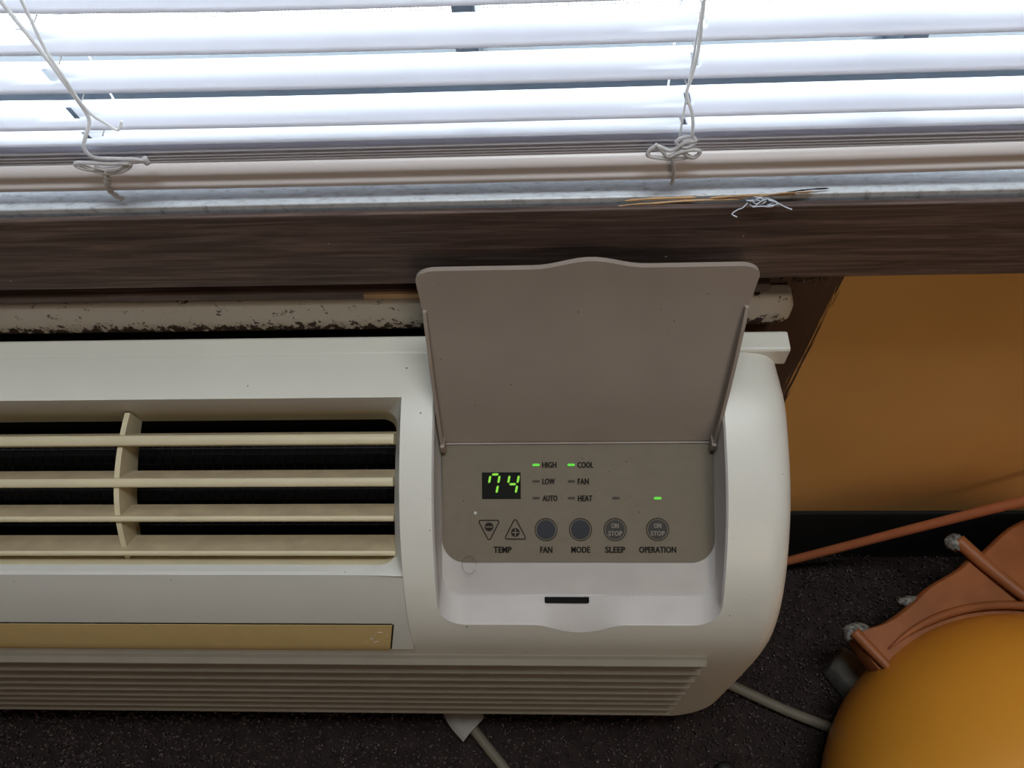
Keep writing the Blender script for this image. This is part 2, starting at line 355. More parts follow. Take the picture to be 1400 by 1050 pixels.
# window: frame, glass, insect screen
wn = thing('window_1', (0, .06, WZ0), 'window with dark metal frame and bright daylight behind the blind', 'window', kind='structure')
fr = MB()
for (z0, z1) in ((.590, .634), (WZ1 - .05, WZ1)): fr.box(WX0, WX1, .060, .105, z0, z1)
for (x0, x1) in ((WX0, WX0 + .045), (WX1 - .045, WX1), (-.0515, -.038), (.2046, .2188)): fr.box(x0, x1, .062, .103, .634, WZ1 - .05)
bevel(fr.build('window_frame', 'alu', wn), .002)
MB().box(WX0 + .045, -.0515, .082, .086, .634, WZ1 - .05).build('pane', 'glass', wn)
MB().box(-.038, .2046, .082, .086, .634, WZ1 - .05).build('pane', 'glass', wn)
MB().box(.2188, WX1 - .045, .082, .086, .634, WZ1 - .05).build('pane', 'glass', wn)
sc = MB(); p = .0024; hw = .00024
for i in range(int(1.5 / p)):
    x = -.75 + i * p; sc.add([(x - hw, .112, .634), (x + hw, .112, .634), (x + hw, .112, .95), (x - hw, .112, .95)], [(0, 1, 2, 3)])
for i in range(int(.316 / p)):
    z = .634 + i * p; sc.add([(-.75, .1122, z - hw), (.75, .1122, z - hw), (.75, .1122, z + hw), (-.75, .1122, z + hw)], [(0, 1, 2, 3)])
o = sc.build('insect_screen', 'wire', wn); o['kind'] = 'stuff'
tag(MB().box(-30, 30, .14, 40, -.4, -.3).build('ground', 'concrete'), 'bright pale paving outside the window', 'ground', kind='structure')

# ================================================================== THE BLIND
bl = thing('window_blind', (0, 0, .6115), 'white vinyl mini blind lowered over the window with cords knotted at its bottom', 'blind')
BX0, BX1 = -.78, .78
HOLES = (-.2545, .0745)                                    # cord holes, one at each ladder
xs = sorted([BX0 + i * (BX1 - BX0) / 40 for i in range(41)] + [h + d for h in HOLES for d in (-.0016, .0016)])
def lift(x):                                             # the slats ride a little higher at the left cord
    t = min(max((-.05 - x) / .25, 0), 1.4); return t * t
def slat(zf, zb, raise_, crown=.0016, yf=-.012, yb=.013, hole=True):
    K = 10; v = []; f = []
    for x in xs:
        for j in range(K + 1):
            t = j / K; y = yf + (yb - yf) * t; z = zf + (zb - zf) * t + crown * 4 * t * (1 - t) + raise_ * lift(x)
            hx_ = x - (t - .5) / .2 * .0045 if abs(x - HOLES[0]) < .002 else x      # the left slots are punched askew
            v.append((hx_, y, z))
    W = K + 1
    for i in range(len(xs) - 1):
        for j in range(K):
            if hole and 3 <= j < 7 and any(abs((xs[i] + xs[i + 1]) / 2 - h) < .001 for h in HOLES): continue
            f.append((i * W + j, (i + 1) * W + j, (i + 1) * W + j + 1, i * W + j + 1))
    o = obj('slat', v, f, 'slat', bl, True)
    md = o.modifiers.new('thick', 'SOLIDIFY'); md.thickness = .0007; md.offset = -1
    return o
SL = [(.7030, .7052, .0045), (.6828, .6836, .0026), (.6602, .6600, .0022)]
z = .7243
slat(.6505, .6400, .0012)
slat(.6448, .6445, .0008, .0012); slat(.6422, .6424, .0006, .0010); slat(.6403, .6406, .0004, .001); slat(.6385, .6388, .0003, .001)
for zf, zb, r in SL: slat(zf, zb, r)
k = 0
while z < 1.66:
    slat(z, z + .003, .0052 + .0003 * min(k, 6)); z += .0213; k += 1
# bottom rail: rounded double-bulge section
rp = [(-.0125, .6185), (-.0150, .6205), (-.0158, .6235), (-.0148, .6262), (-.0150, .6285), (-.0156, .6320), (-.0140, .6355), (-.0105, .6372),
      (.0, .6378), (.0105, .6372), (.014, .6350), (.0150, .63), (.0150, .622), (.0125, .6180), (0, .6172)]
rl = MB(); ring = []
rp = [tuple(q) for q in spline(rp + [rp[0]], 4)[:-1]]
rl.loft([[(x, y, zz + .0030 * min(max((x - .05) / .3, 0), 1) ** 2 + .001 * lift(x)) for y, zz in rp] for x in [BX0 + i * (BX1 - BX0) / 40 for i in range(41)]], cap0=True, cap1=True)
rl.build('bottom_rail', 'rail', bl, True, 60)
# head rail
bevel(MB().box(BX0, BX1, -.014, .016, 1.67, 1.70).build('head_rail', 'rail', bl), .002)
# ladders: front and back strings with rungs under the slats
def twist(pts, r, turns_per_m=260):
    P = spline(pts, 14); mb = MB(); L = 0; a = []; b = []
    for i, q in enumerate(P):
        if i: L += (P[i] - P[i - 1]).length
        th = L * turns_per_m * 2 * math.pi / 1.0 * .5
        d = (P[min(i + 1, len(P) - 1)] - P[max(i - 1, 0)]).normalized(); u = d.cross(Vector((0, 1, .2))).normalized(); w_ = u.cross(d)
        o_ = (math.cos(th) * u + math.sin(th) * w_) * r * .55
        a.append(q + o_); b.append(q - o_)
    mb.tube(a, r * .62, 6); mb.tube(b, r * .62, 6); return mb
for hx in HOLES:
    ld_ = MB(); dx = .0042; lx = -.2335 if hx < 0 else .0702
    for y, e in ((-.0165, lx), (.0150, lx - .004))[1 if hx < 0 else 0:]:
        ld_.tube([(e, y, .650), (e, y, 1.68)], .0006, 5)
    zz = .6602
    while zz < 1.66:
        ld_.tube([(lx, -.0165, zz - .0012 + .003 * lift(hx)), (lx - .004, .0150, zz - .0012 + .003 * lift(hx))], .00035, 4); zz += .0213
    ld_.build('ladder_string', 'cordwhite', bl, True)
CY = -.0195
lc = MB()
lc.tube([(-.2430, CY, 1.66), (-.2412, CY, .770)], .0010, 7)
lc.tube(spline([(-.2412, CY, .770), (-.2404, CY, .755), (-.2395, CY, .7364), (-.2352, CY, .7080), (-.2335, CY, .6900), (-.2330, CY, .6745), (-0.2390, -0.0225, 0.6650), (-0.2464, -0.0184, 0.6547),
                (-0.2431, -0.0195, 0.6493), (-0.2306, -0.0200, 0.6484), (-0.2220, -0.0200, 0.6479), (-0.2171, -0.0195, 0.6463)], 6), .0010, 7)
lc.tube([(-.2290, CY, 1.66), (-.2290, CY, .770)], .0008, 6)
lc.tube(spline([(-.2290, CY, .770), (-.2297, CY, .753), (-.2306, CY, .7364), (-.2332, CY, .7150), (-.2328, CY, .7000), (-.2316, CY, .6800), (-.2270, CY + .002, .6695), (-.2235, CY + .003, .6645), (-.2195, CY + .004, .6690)], 6), .0008, 6)
lc.tube(spline([(-0.2167, -0.0189, 0.6477), (-0.2162, -0.0189, 0.6436)], 3), .0018, 6)
lc.tube(spline([(-0.2201, -0.0195, 0.6458), (-0.2351, -0.0206, 0.6455), (-0.2531, -0.0200, 0.6464), (-0.2557, -0.0200, 0.6438), (-0.2494, -0.0206, 0.6419), (-0.2354, -0.0211, 0.6425), (-0.2249, -0.0206, 0.6460)], 6), .0011, 7)
lc.tube(spline([(-0.2529, -0.0198, 0.6451), (-0.2436, -0.0211, 0.6399), (-0.2324, -0.0211, 0.6404), (-0.2249, -0.0206, 0.6444), (-0.2293, -0.0211, 0.6461)], 6), .0011, 7)
lc.tube(spline([(-0.2455, -0.0209, 0.6437), (-0.2377, -0.0214, 0.6413), (-0.2315, -0.0214, 0.6433)], 5), .0010, 7)
tw = twist([(-0.2395, -0.0211, 0.6415), (-0.2438, -0.0206, 0.6337), (-0.2475, -0.0177, 0.6227), (-0.2443, -0.0165, 0.6157)], .0015)
lc.add(tw.v, tw.f)
tag(lc.build('lift_cord', 'cordwhite', bl, True), 'white cord bunched flat against the bottom rail')
rc = MB()
rc.tube([(.0680, CY, 1.66), (.0684, CY, .765)], .0009, 7)
rc.tube(spline([(.0684, CY, .765), (.0690, CY, .745), (.0700, CY, .7250), (.0712, CY, .7040), (0.0700, -0.0205, 0.6890), (0.0690, -0.0215, 0.6810), (0.0735, -0.0225, 0.6690), (0.0764, -0.0184, 0.6527)], 6), .0009, 7)
rc.tube(spline([(0.0764, -0.0184, 0.6527), (0.0784, -0.0189, 0.6497), (0.0730, -0.0200, 0.6505), (0.0664, -0.0206, 0.6455), (0.0592, -0.0200, 0.6479), (0.0556, -0.0200, 0.6464), (0.0542, -0.0206, 0.6429), (0.0588, -0.0206, 0.6409), (0.0676, -0.0211, 0.6402), (0.0736, -0.0206, 0.6400)], 6), .0011, 7)
rc.tube(spline([(0.0736, -0.0206, 0.6400), (0.0761, -0.0206, 0.6414), (0.0717, -0.0211, 0.6440), (0.0655, -0.0211, 0.6415), (0.0613, -0.0206, 0.6455), (0.0577, -0.0200, 0.6494)], 6), .0010, 7)
rc.tube(spline([(0.0656, -0.0214, 0.6418), (0.0717, -0.0211, 0.6450), (0.0787, -0.0206, 0.6455), (0.0816, -0.0200, 0.6433), (0.0787, -0.0206, 0.6404), (0.0752, -0.0211, 0.6420), (0.0732, -0.0211, 0.6440)], 6), .0011, 7)
rc.tube(spline([(0.0765, -0.0187, 0.6530), (0.0714, -0.0200, 0.6535), (0.0683, -0.0195, 0.6498), (0.0736, -0.0206, 0.6470), (0.0780, -0.0195, 0.6488)], 6), .0009, 7)
rc.tube(spline([(0.0671, -0.0214, 0.6413), (0.0686, -0.0211, 0.6353), (0.0703, -0.0183, 0.6254), (0.0703, -0.0165, 0.6178)], 6), .0010, 7)
tag(rc.build('lift_cord', 'cordwhite', bl, True), 'white cord looped in a loose bow against the bottom rail')

# thread tuft on the sill edge
tt = MB()
for i in range(9):
    x0, y0, z0 = .1186 + random.uniform(-.008, .008), -.0245 + random.uniform(-.003, .003), .6108
    p = [(x0, y0, z0)]
    for _ in range(4):
        q = p[-1]; p.append((q[0] + random.uniform(-.006, .006), min(q[1] + random.uniform(-.003, .002), -.0185), max(.6095, q[2] + random.uniform(-.0015, .002))))
    tt.tube(spline(p, 5), .0004, 4)
tag(tt.build('thread_tuft', 'lint', None, True), 'tiny tuft of frayed pale thread on the sill edge right of the bow', 'thread')

# ================================================================== THE AIR CONDITIONER
XE, XA, RC = .163, -.86, .017
ac = thing('air_conditioner', (-.35, 0, 0), 'cream wall air conditioner with its control lid flipped open, under the window', 'air conditioner')
PP = [(-.0355, .4815), (-.042, .481), (-.055, .480), (-.07, .478), (-.10, .468), (-.13, .4535), (-.155, .434), (-.18, .405), (-.198, .37), (-.206, .33), (-.208, .26), (-.208, .16), (-.208, .078)]
PR = spline(PP, 24); TL = [0.0]
for a, b in zip(PR[:-1], PR[1:]): TL.append(TL[-1] + (b - a).length)
TMAX = TL[-1]
def prof(t, inset=0.0):
    t = min(max(t, 0), TMAX - 1e-6); lo_, hi = 0, len(TL) - 1
    while hi - lo_ > 1:
        m_ = (lo_ + hi) // 2
        if TL[m_] <= t: lo_ = m_
        else: hi = m_
    s = (t - TL[lo_]) / max(TL[hi] - TL[lo_], 1e-9); p = PR[lo_].lerp(PR[hi], s)
    i0, i1 = max(lo_ - 2, 0), min(hi + 2, len(PR) - 1); d = (PR[i1] - PR[i0]).normalized()
    return Vector((p.x - inset * d.y, p.y + inset * d.x)) if False else Vector((p[0] - inset * d[1], p[1] + inset * d[0]))
def t_of_y(y):
    for i in range(len(PR) - 1):
        if PR[i][0] >= y >= PR[i + 1][0]: return TL[i] + (TL[i + 1] - TL[i]) * (PR[i][0] - y) / max(PR[i][0] - PR[i + 1][0], 1e-9)
    return TMAX
def t_of_z(z):
    for i in range(len(PR) - 1):
        if PR[i][1] >= z >= PR[i + 1][1]: return TL[i] + (TL[i + 1] - TL[i]) * (PR[i][1] - z) / max(PR[i][1] - PR[i + 1][1], 1e-9)
    return TMAX
# inset > 0 goes into the unit: check the sign once
_a, _b = prof(t_of_y(-.13)), prof(t_of_y(-.13), .01)
SGN = 1 if (_b[1] < _a[1]) else -1
def Q(t, inset=0.0): return prof(t, SGN * inset)
def shell_pt(u, t):
    if u <= XE - RC: x, ins = u, 0.0
    else:
        th = (u - (XE - RC)) / RC; x, ins = XE - RC + RC * math.sin(th), RC * (1 - math.cos(th))
    p = Q(t, ins)
    h = max(0, (.135 - p[1]) / .058); h = min(h, 1)
    shr = .046 * (1 - math.sqrt(1 - h * h)) if h > 0 else 0
    k_ = min(max((u - .117) / .05, 0), 1); x -= shr * k_ * k_ * (3 - 2 * k_)
    # the end of the top rounds down behind, under the flange
    if p[0] > -.075:
        g = min(max((x - .115) / .05, 0), 1); e = (p[0] + .075) / .045; p = Vector((p[0], p[1] - .011 * g * g * e))
    return Vector((x, p[0], p[1]))
UE = XE - RC + RC * math.pi / 2
# hole outlines in (u,t)
tV0, tV1, tV2 = t_of_y(-.0690), t_of_y(-.1735), t_of_y(-.2044)     # grille: top edge, bevel below the opening, bottom edge
GX = -.100
vent = [(-.80, tV0), (GX, tV0), (GX, tV2), (-.80, tV2)]
def rrect(x0, x1, y0, y1, r, n=7, per=14):
    """rounded rectangle, the same number of points along each side and corner whatever the size; r = one radius or four (x0y0, x1y0, x1y1, x0y1)"""
    rs = r if isinstance(r, (list, tuple)) else [r] * 4; pts = []
    C_ = [(x0 + rs[0], y0 + rs[0], rs[0], math.pi), (x1 - rs[1], y0 + rs[1], rs[1], 1.5 * math.pi), (x1 - rs[2], y1 - rs[2], rs[2], 0), (x0 + rs[3], y1 - rs[3], rs[3], .5 * math.pi)]
    for i, (cx, cy, rr, a0) in enumerate(C_):
        c = [(cx + rr * math.cos(a0 + .5 * math.pi * j / n), cy + rr * math.sin(a0 + .5 * math.pi * j / n)) for j in range(n + 1)]
        nx = C_[(i + 1) % 4]; nxt = (nx[0] + nx[2] * math.cos(nx[3]), nx[1] + nx[2] * math.sin(nx[3]))
        pts += c
        for j in range(1, per): pts.append((c[-1][0] + (nxt[0] - c[-1][0]) * j / per, c[-1][1] + (nxt[1] - c[-1][1]) * j / per))
    return pts
WX = (-.0782, .1182); tW0, tW1 = t_of_y(-.066), t_of_y(-.1958)
def bump(x, c=.021, hw=.0310, d=.0088): return d * (.5 + .5 * math.cos(math.pi * (x - c) / hw)) ** .8 if abs(x - c) < hw else 0
well0 = rrect(WX[0], WX[1], tW0, tW1, [.004, .004, .019, .019], 8, 56)
wellB = [(x, y + (bump(x) if y > tW1 - .0005 else 0)) for x, y in well0]
def inside(p, poly):
    c = False; x, y = p
    for i in range(len(poly)):
        (x0, y0), (x1, y1) = poly[i - 1], poly[i]
        if (y0 > y) != (y1 > y) and x < (x1 - x0) * (y - y0) / (y1 - y0) + x0: c = not c
    return c
def shell_mesh():
    us = [XA + i * (-.1 - XA) / 30 for i in range(31)] + [-.1 + i * (XE - RC + .1) / 26 for i in range(1, 27)] + [XE - RC + (UE - XE + RC) * i / 8 for i in range(1, 9)]
    ts = [TMAX * i / 90 for i in range(91)]
    pts = []; edges = []
    holes = [vent, wellB]
    def loop(poly, sub):
        n0 = len(pts); L = []
        for i in range(len(poly)):
            a, b = Vector(poly[i]), Vector(poly[(i + 1) % len(poly)]); k_ = max(1, int((b - a).length / sub))
            for j in range(k_): L.append(a.lerp(b, j / k_))
        pts.extend(L); edges.extend([(n0 + i, n0 + (i + 1) % len(L)) for i in range(len(L))])
    loop(vent, .008); loop(wellB, .02)
    big = [(-.805, tV0 - .003), (GX + .004, tV0 - .003), (GX + .004, tV2 + .003), (-.805, tV2 + .003)]
    cx, cy = sum(p[0] for p in wellB) / len(wellB), sum(p[1] for p in wellB) / len(wellB)
    bigw = [(cx + (x - cx) * 1.03, cy + (y - cy) * 1.035) for x, y in wellB]
    for u in us:
        for t in ts:
            edge = u in (us[0], us[-1]) or t in (ts[0], ts[-1])
            if edge or not (inside((u, t), big) or inside((u, t), bigw)): pts.append(Vector((u, t)))
    V2, E2, F2, *_ = delaunay_2d_cdt(pts, edges, [], 0, 1e-7)
    F = []
    for f in F2:
        c = (sum(V2[i].x for i in f) / 3, sum(V2[i].y for i in f) / 3)
        if not (inside(c, vent) or inside(c, wellB)): F.append(f)
    V3 = [shell_pt(p.x, p.y) for p in V2]
    # end caps and underside
    n0 = len(V3); end = [shell_pt(UE, t) for t in ts]; V3 += end + [Vector((end[-1].x, -.03, end[-1].z)), Vector((end[0].x, -.03, end[0].z))]
    F.append(list(range(n0, len(V3))))
    n0 = len(V3); end0 = [shell_pt(XA, t) for t in ts]; V3 += end0 + [Vector((XA, -.03, .078))]
    F.append(list(range(n0, len(V3))))
    n0 = len(V3); bt = [shell_pt(u, TMAX) for u in us]; V3 += bt + [Vector((p.x, -.03, .078)) for p in bt]; k_ = len(us)
    for i in range(k_ - 1): F.append([n0 + i, n0 + i + 1, n0 + k_ + i + 1, n0 + k_ + i])
    return V3, F
V3, F3 = shell_mesh()
obj('housing', V3, F3, 'shell', ac, True, 40)
# mounting flange along the wall
fg = MB().prism([(-.0195, .4810), (-.0215, .4828), (-.0345, .4822), (-.0362, .4808), (-.0362, .4640), (-.0195, .4640)], -.87, .1680)
bevel(fg.build('mounting_flange', 'shell', ac), .0012)

# ---- discharge grille
gf = MB()
R0 = rrect(-.80, GX, tV0, tV1, .0005, 7, 24)
tI0, tI1 = tV0 + .0035, tV1 - .0028
def ring(poly, fin): return [(x, *Q(t, fin(x, t))) for x, t in poly]
def f0(x, t): return .0018 * min(max((t - tV1 + .03) / .03, 0), 1) if x < GX - .001 else 0.0
R1 = rrect(-.797, GX - .0028, tI0, tI1 + .001, .006, 7, 24)
R2 = rrect(-.794, GX - .0060, tI0 + .001, tI1 - .001, .011, 7, 24)
def dep(a, b): return lambda x, t: a + (b - a) * min(max((t - tI0) / (tI1 - tI0), 0), 1)
gf.loft([ring(R0, f0), ring(R1, dep(.011, .0035)), ring(R2, dep(.020, .009))])
# lower face of the grille
K = 8; xsn = [-.80, -.60, -.40, -.25, -.15, -.112, GX]
lower = []
for i in range(K + 1):
    a, b = Q(tV1, .0018), Q(tV2, -.0012); s = i / K; p = a.lerp(b, s); nrm = (Q(tV1, 0) - Q(tV1, .01)).normalized(); lower.append(p + nrm * .0035 * 4 * s * (1 - s) * .9)
edge_ = Q(tV2, .006)
rows = lower + [Vector((lower[-1][0] + .001, lower[-1][1] - .0022)), edge_]
# the right edge flares a little to the right towards the bottom
def gx(i): return GX
n0 = len(gf.v)
for i, p in enumerate(rows):
    for x in xsn: gf.v.append((x if x != GX else gx(i), p[0], p[1]))
for i in range(len(rows) - 1):
    for j in range(len(xsn) - 1):
        a = n0 + i * len(xsn) + j; gf.f.append((a, a + 1, a + 1 + len(xsn), a + len(xsn)))
gf.build('grille_frame', 'grille', ac, True, 28)
inr = MB(); R3 = rrect(-.790, GX - .0090, tI0 + .0045, tI1 - .004, .010, 7, 24)
inr.loft([ring(R2, dep(.020, .009)), ring(R3, dep(.033, .030))])
inr.build('inner_duct', 'vane', ac, True, 40)
# black duct behind
bk = MB(); R4 = rrect(-.790, GX - .0095, tI0 + .004, tI1 - .003, .010, 7, 24)
bk.loft([ring(R3, dep(.033, .030)), ring(R4, lambda x, t: .075)], cap1=True)
bk.build('duct_interior', 'black', ac)
ms = MB()
for i in range(86):
    x = -.785 + i * .0079
    if x > GX - .012: break
    p0, p1 = Q(tI0 + .008, .060), Q(tI1 - .006, .056); ms.tube([(x, *p0), (x, *p1)], .0006, 4)
for i in range(15):
    t = tI0 + .010 + i * (tI1 - tI0 - .018) / 14; p = Q(t, .058); ms.tube([(-.785, *p), (GX - .012, *p)], .0006, 4)
o = ms.build('duct_mesh', 'mesh', ac); o['kind'] = 'stuff'
def darker_top(o):                      # darker, browner second colour on the large upper faces
    o.data.materials.append(MT['vane_top'])
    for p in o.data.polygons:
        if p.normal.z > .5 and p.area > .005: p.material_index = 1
# four vanes: (y of the front face top, y of its bottom, lower back edge depth)
VN = [(-.0920, -.0990, .017, -.004), (-.1205, -.1262, .018, -.005), (-.1440, -.1473, .019, -.0035), (-.1635, -.1662, .019, -.0035)]
for ya, yb, dp, db in VN:
    A, B = Q(t_of_y(ya), .0075), Q(t_of_y(yb), .0075)
    d = (B - A).normalized(); inn = (Q(t_of_y(ya), .02) - Q(t_of_y(ya), .0)).normalized()
    Cc = A + inn * dp + d * (db); Dd = B + inn * dp + d * (db * .4)
    poly = [A + inn * .0010, A + d * .0009, B - d * .0009, B + inn * .0010, Dd, Cc]
    _v = MB().prism([tuple(p) for p in poly], -.795, GX - .0058).build('vane', 'vane', ac, True, 50); darker_top(_v)
# upright dividers
for dx in (-.300, -.500, -.700):
    fr_ = [Q(tI0 + .002 + (tI1 - tI0 - .003) * i / 14, .0095 + .006 * abs(i / 7 - 1) ** 2.0) for i in range(15)]
    bk_ = [Q(tI0 + .004 + (tI1 - tI0 - .008) * i / 14, .033) for i in range(15)]
    mb = MB(); hw = .0019
    mb.loft([[(dx - hw, *p) for p in fr_] + [(dx - hw, *p) for p in reversed(bk_)], [(dx + hw, *p) for p in fr_] + [(dx + hw, *p) for p in reversed(bk_)]], cap0=True, cap1=True)
    mb.build('divider', 'vane', ac)
# tan strip at the foot of the grille
sp = MB(); s0, s1 = .615, .985
pts_ = [lower[0].lerp(lower[-1], s) for s in (s0, s1)]
nrm = Vector((lower[-1][1] - lower[0][1], -(lower[-1][0] - lower[0][0]))).normalized()
if nrm[0] > 0: nrm = -nrm
def low_at(s):
    x = s * K; i = min(int(x), K - 1); return lower[i].lerp(lower[i + 1], x - i)
prof_s = [low_at(s0 + (s1 - s0) * i / 5) + nrm * .0009 for i in range(6)] + [low_at(s1) + Vector((-.0006, -.0034)), low_at(s1) - nrm * .003, low_at(s0) - nrm * .002]
sp.prism([tuple(p) for p in prof_s], -.79, -.1125)
strip = sp.build('trim_strip', 'strip', ac, True, 30)
_z = [v.co.z for v in strip.data.vertices]
for v in strip.data.vertices:
    if v.co.x > -.2 + .35: v.co.x -= .0060 * (max(_z) - v.co.z) / (max(_z) - min(_z))
strip['label'] = 'tan strip along the bottom of the grille'
gp = MB().prism([tuple(low_at(s0 - .012) + nrm * .0005), tuple(low_at(s0) + nrm * .0005), tuple(low_at(s0) - nrm * .001), tuple(low_at(s0 - .012) - nrm * .001)], -.79, -.1125)
gp.prism([tuple(low_at(s0) + nrm * .0005), tuple(low_at(s1) + nrm * .0005), tuple(low_at(s1) - nrm * .001), tuple(low_at(s0) - nrm * .001)], -.1125, -.1113)
gp = gp.build('strip_joint', 'sillgap', strip)
for v in gp.data.vertices:
    if v.co.x > -.2 + .35: v.co.x -= .0060 * (max(_z) - v.co.z) / (max(_z) - min(_z))
for i in range(9):
    x_ = random.uniform(-.136, -.117); s_ = random.uniform(s0 + .05, s1 - .1); a_ = low_at(s_) + nrm * .0012; b_ = low_at(s_ + random.uniform(-.05, .05)) + nrm * .0012
    MB().tube([(x_, *a_), (x_ + random.uniform(-.004, .004), *b_)], .00016, 4).build('scratch', 'cordplain', strip)
# ---- intake louvers on the lower front
RZ = [.3221, .293, .2653, .2397, .2129, .1869, .163, .1344, .1081]
for i, zb in enumerate(RZ):
    zt = (RZ[i - 1] if i else .342) - .0015
    poly = [(-.2040, zt), (-.2076, zt), (-.2084, zb + .0050), (-.2122, zb + .0015), (-.2124, zb + .0003), (-.2112, zb), (-.2040, zb + .001)]
    if i == 0: poly[0] = (-.2040, .3310); poly[1] = (-.2064, .3300)
    xe = .1162
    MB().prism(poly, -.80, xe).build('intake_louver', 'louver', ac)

# ---- control well, panel
AN = math.radians(30); P0 = Vector((0, -.085, .438)); UV = Vector((0, math.cos(AN), math.sin(AN))); PN = Vector((0, -math.sin(AN), math.cos(AN)))
def pp(x, v, h=0.0): return P0 + Vector((x, 0, 0)) + UV * v + PN * h
wl = MB()
outl = rrect(WX[0] + .0012, WX[1] - .0012, tW0 + .001, tW1 - .0012, [.004, .004, .018, .018], 8, 56)
ring_a = [shell_pt(x, t) for x, t in wellB]
ring_b = [Vector((x, *Q(t, .0016 + (.35 * bump(x) if t > tW1 - .002 else 0)))) for x, t in outl]
def bottomness(t): return min(max((t - (tW1 - .030)) / .030, 0), 1)
pan = rrect(-.0762, .1165, -.0003, .0838, [.002, .002, .017, .017], 8, 56)     # v grows downwards here
ring_p = [pp(x, -v, 0) for x, v in pan]
step = rrect(-.0770, .1172, -.0003, .1060, [.003, .003, .014, .014], 8, 56)
def stp(x, v, h):
    if v <= .0838: return pp(x, -v, h + .003 * min(v / .08, 1))
    e = (v - .0838) / .0222; a = pp(x, -.0838, h + .003); b = Vector((x, -.1765, .3815)) + PN * h; return a.lerp(b, e)
ring_s = [stp(x, v, .0012) for x, v in step]
ring_s2 = [stp(x + (.0008 if x < 0 else -.0008), v * .992, -.0008) for x, v in step]
ring_q = [pp(x, -v, .0012) for x, v in pan]
wl.loft([ring_a, ring_b, ring_s, ring_s2, ring_q, ring_p])
wl.build('control_well', 'well', ac, True, 32)
cpv = MB(); cpv.add(ring_p, [tuple(range(len(ring_p)))])
panel = cpv.build('control_panel', 'panel', ac)
# latch slot in the lower ledge
sA = Vector((0, -.1765, .3815)) + PN * .0012; sB = Vector((0, *Q(tW1 - .0012, .0016)))
def led(x, s, h=0):
    d = (sB - sA).normalized(); nn = Vector((0, d.z, -d.y)); nn = nn if nn.z > 0 else -nn
    return Vector((x, 0, 0)) + sA.lerp(sB, s) + nn * h
sl_ = MB()
o2 = [(x, s) for x, s in rrect(-.0035, .0280, .03, .27, .02, 3, 1)]
o2 = [(-.0035, .04), (.0280, .04), (.0280, .24), (.0272, .28), (-.0027, .28), (-.0035, .24)]
sl_.loft([[led(x, s, .0005) for x, s in o2], [led(x, s, -.004) for x, s in o2]], cap0=True, cap1=True)
sl_.build('latch_slot', 'black', ac)

# ---- printed panel: display, indicators, buttons, lettering (all sub-parts of the panel)
def flat(name, poly, h, m, hole=None):
    mb = MB()
    if hole: mb.loft([[pp(x, v, h) for x, v in poly], [pp(x, v, h) for x, v in hole]])
    else: mb.loft([[pp(x, v, 0) for x, v in poly], [pp(x, v, h) for x, v in poly]], cap1=True)
    return mb.build(name, m, panel)
def circ(cx, cy, r, n=36): return [(cx + r * math.cos(2 * math.pi * i / n), cy + r * math.sin(2 * math.pi * i / n)) for i in range(n)]
flat('display', [(-.0473, -.0387), (-.0197, -.0387), (-.0197, -.0198), (-.0473, -.0198)], .0003, 'glassblack')
def digit(segs, x0, w_, y0, h_):
    """seven-segment digit leaning right"""
    mb = MB(); t = .0013; sk = .0026
    X = lambda x, y: x + sk * (y - (y0 - h_)) / h_
    P = {'a': ((0, 1), (1, 1)), 'b': ((1, 1), (1, .5)), 'c': ((1, .5), (1, 0)), 'd': ((0, 0), (1, 0)), 'e': ((0, .5), (0, 0)), 'f': ((0, 1), (0, .5)), 'g': ((0, .5), (1, .5))}
    for s in segs:
        (a, b), (c, d) = P[s]; A = Vector((x0 + a * w_, y0 - h_ + b * h_)); B = Vector((x0 + c * w_, y0 - h_ + d * h_))
        dr = (B - A).normalized(); A += dr * .0008; B -= dr * .0008; nn = Vector((-dr.y, dr.x)) * t * .62
        q = [A, A + dr * t * .6 + nn, B - dr * t * .6 + nn, B, B - dr * t * .6 - nn, A + dr * t * .6 - nn]
        mb.loft([[pp(X(p.x, p.y), p.y, .0003) for p in q], [pp(X(p.x, p.y), p.y, .0005) for p in q]], cap1=True)
    return mb.build('digit', 'digit', panel)
digit('abcf', -.0437, .0066, -.0212, .0140)['label'] = 'green digit 7'
digit('bcfg', -.0300, .0066, -.0212, .0140)['label'] = 'green digit 4'
def pill(cx, cy, lit):
    L, r = .0018, .00085
    q = [(cx + L + r * math.cos(a), cy + r * math.sin(a)) for a in [(-.5 + i / 6) * math.pi for i in range(7)]] + [(cx - L + r * math.cos(a), cy + r * math.sin(a)) for a in [(.5 + i / 6) * math.pi for i in range(7)]]
    o = flat('indicator_light', q, .0006 if lit else .0003, 'led' if lit else 'ledoff')
    if lit: o['label'] = 'lit green indicator'
for cx, cy, lit in [(-.0086, -.0146, 1), (-.0087, -.0263, 0), (-.0088, -.0382, 0), (.0164, -.0147, 1), (.0163, -.0264, 0), (.0161, -.0383, 0), (.0477, -.0384, 0), (.0770, -.0385, 1)]:
    pill(cx, cy, lit)
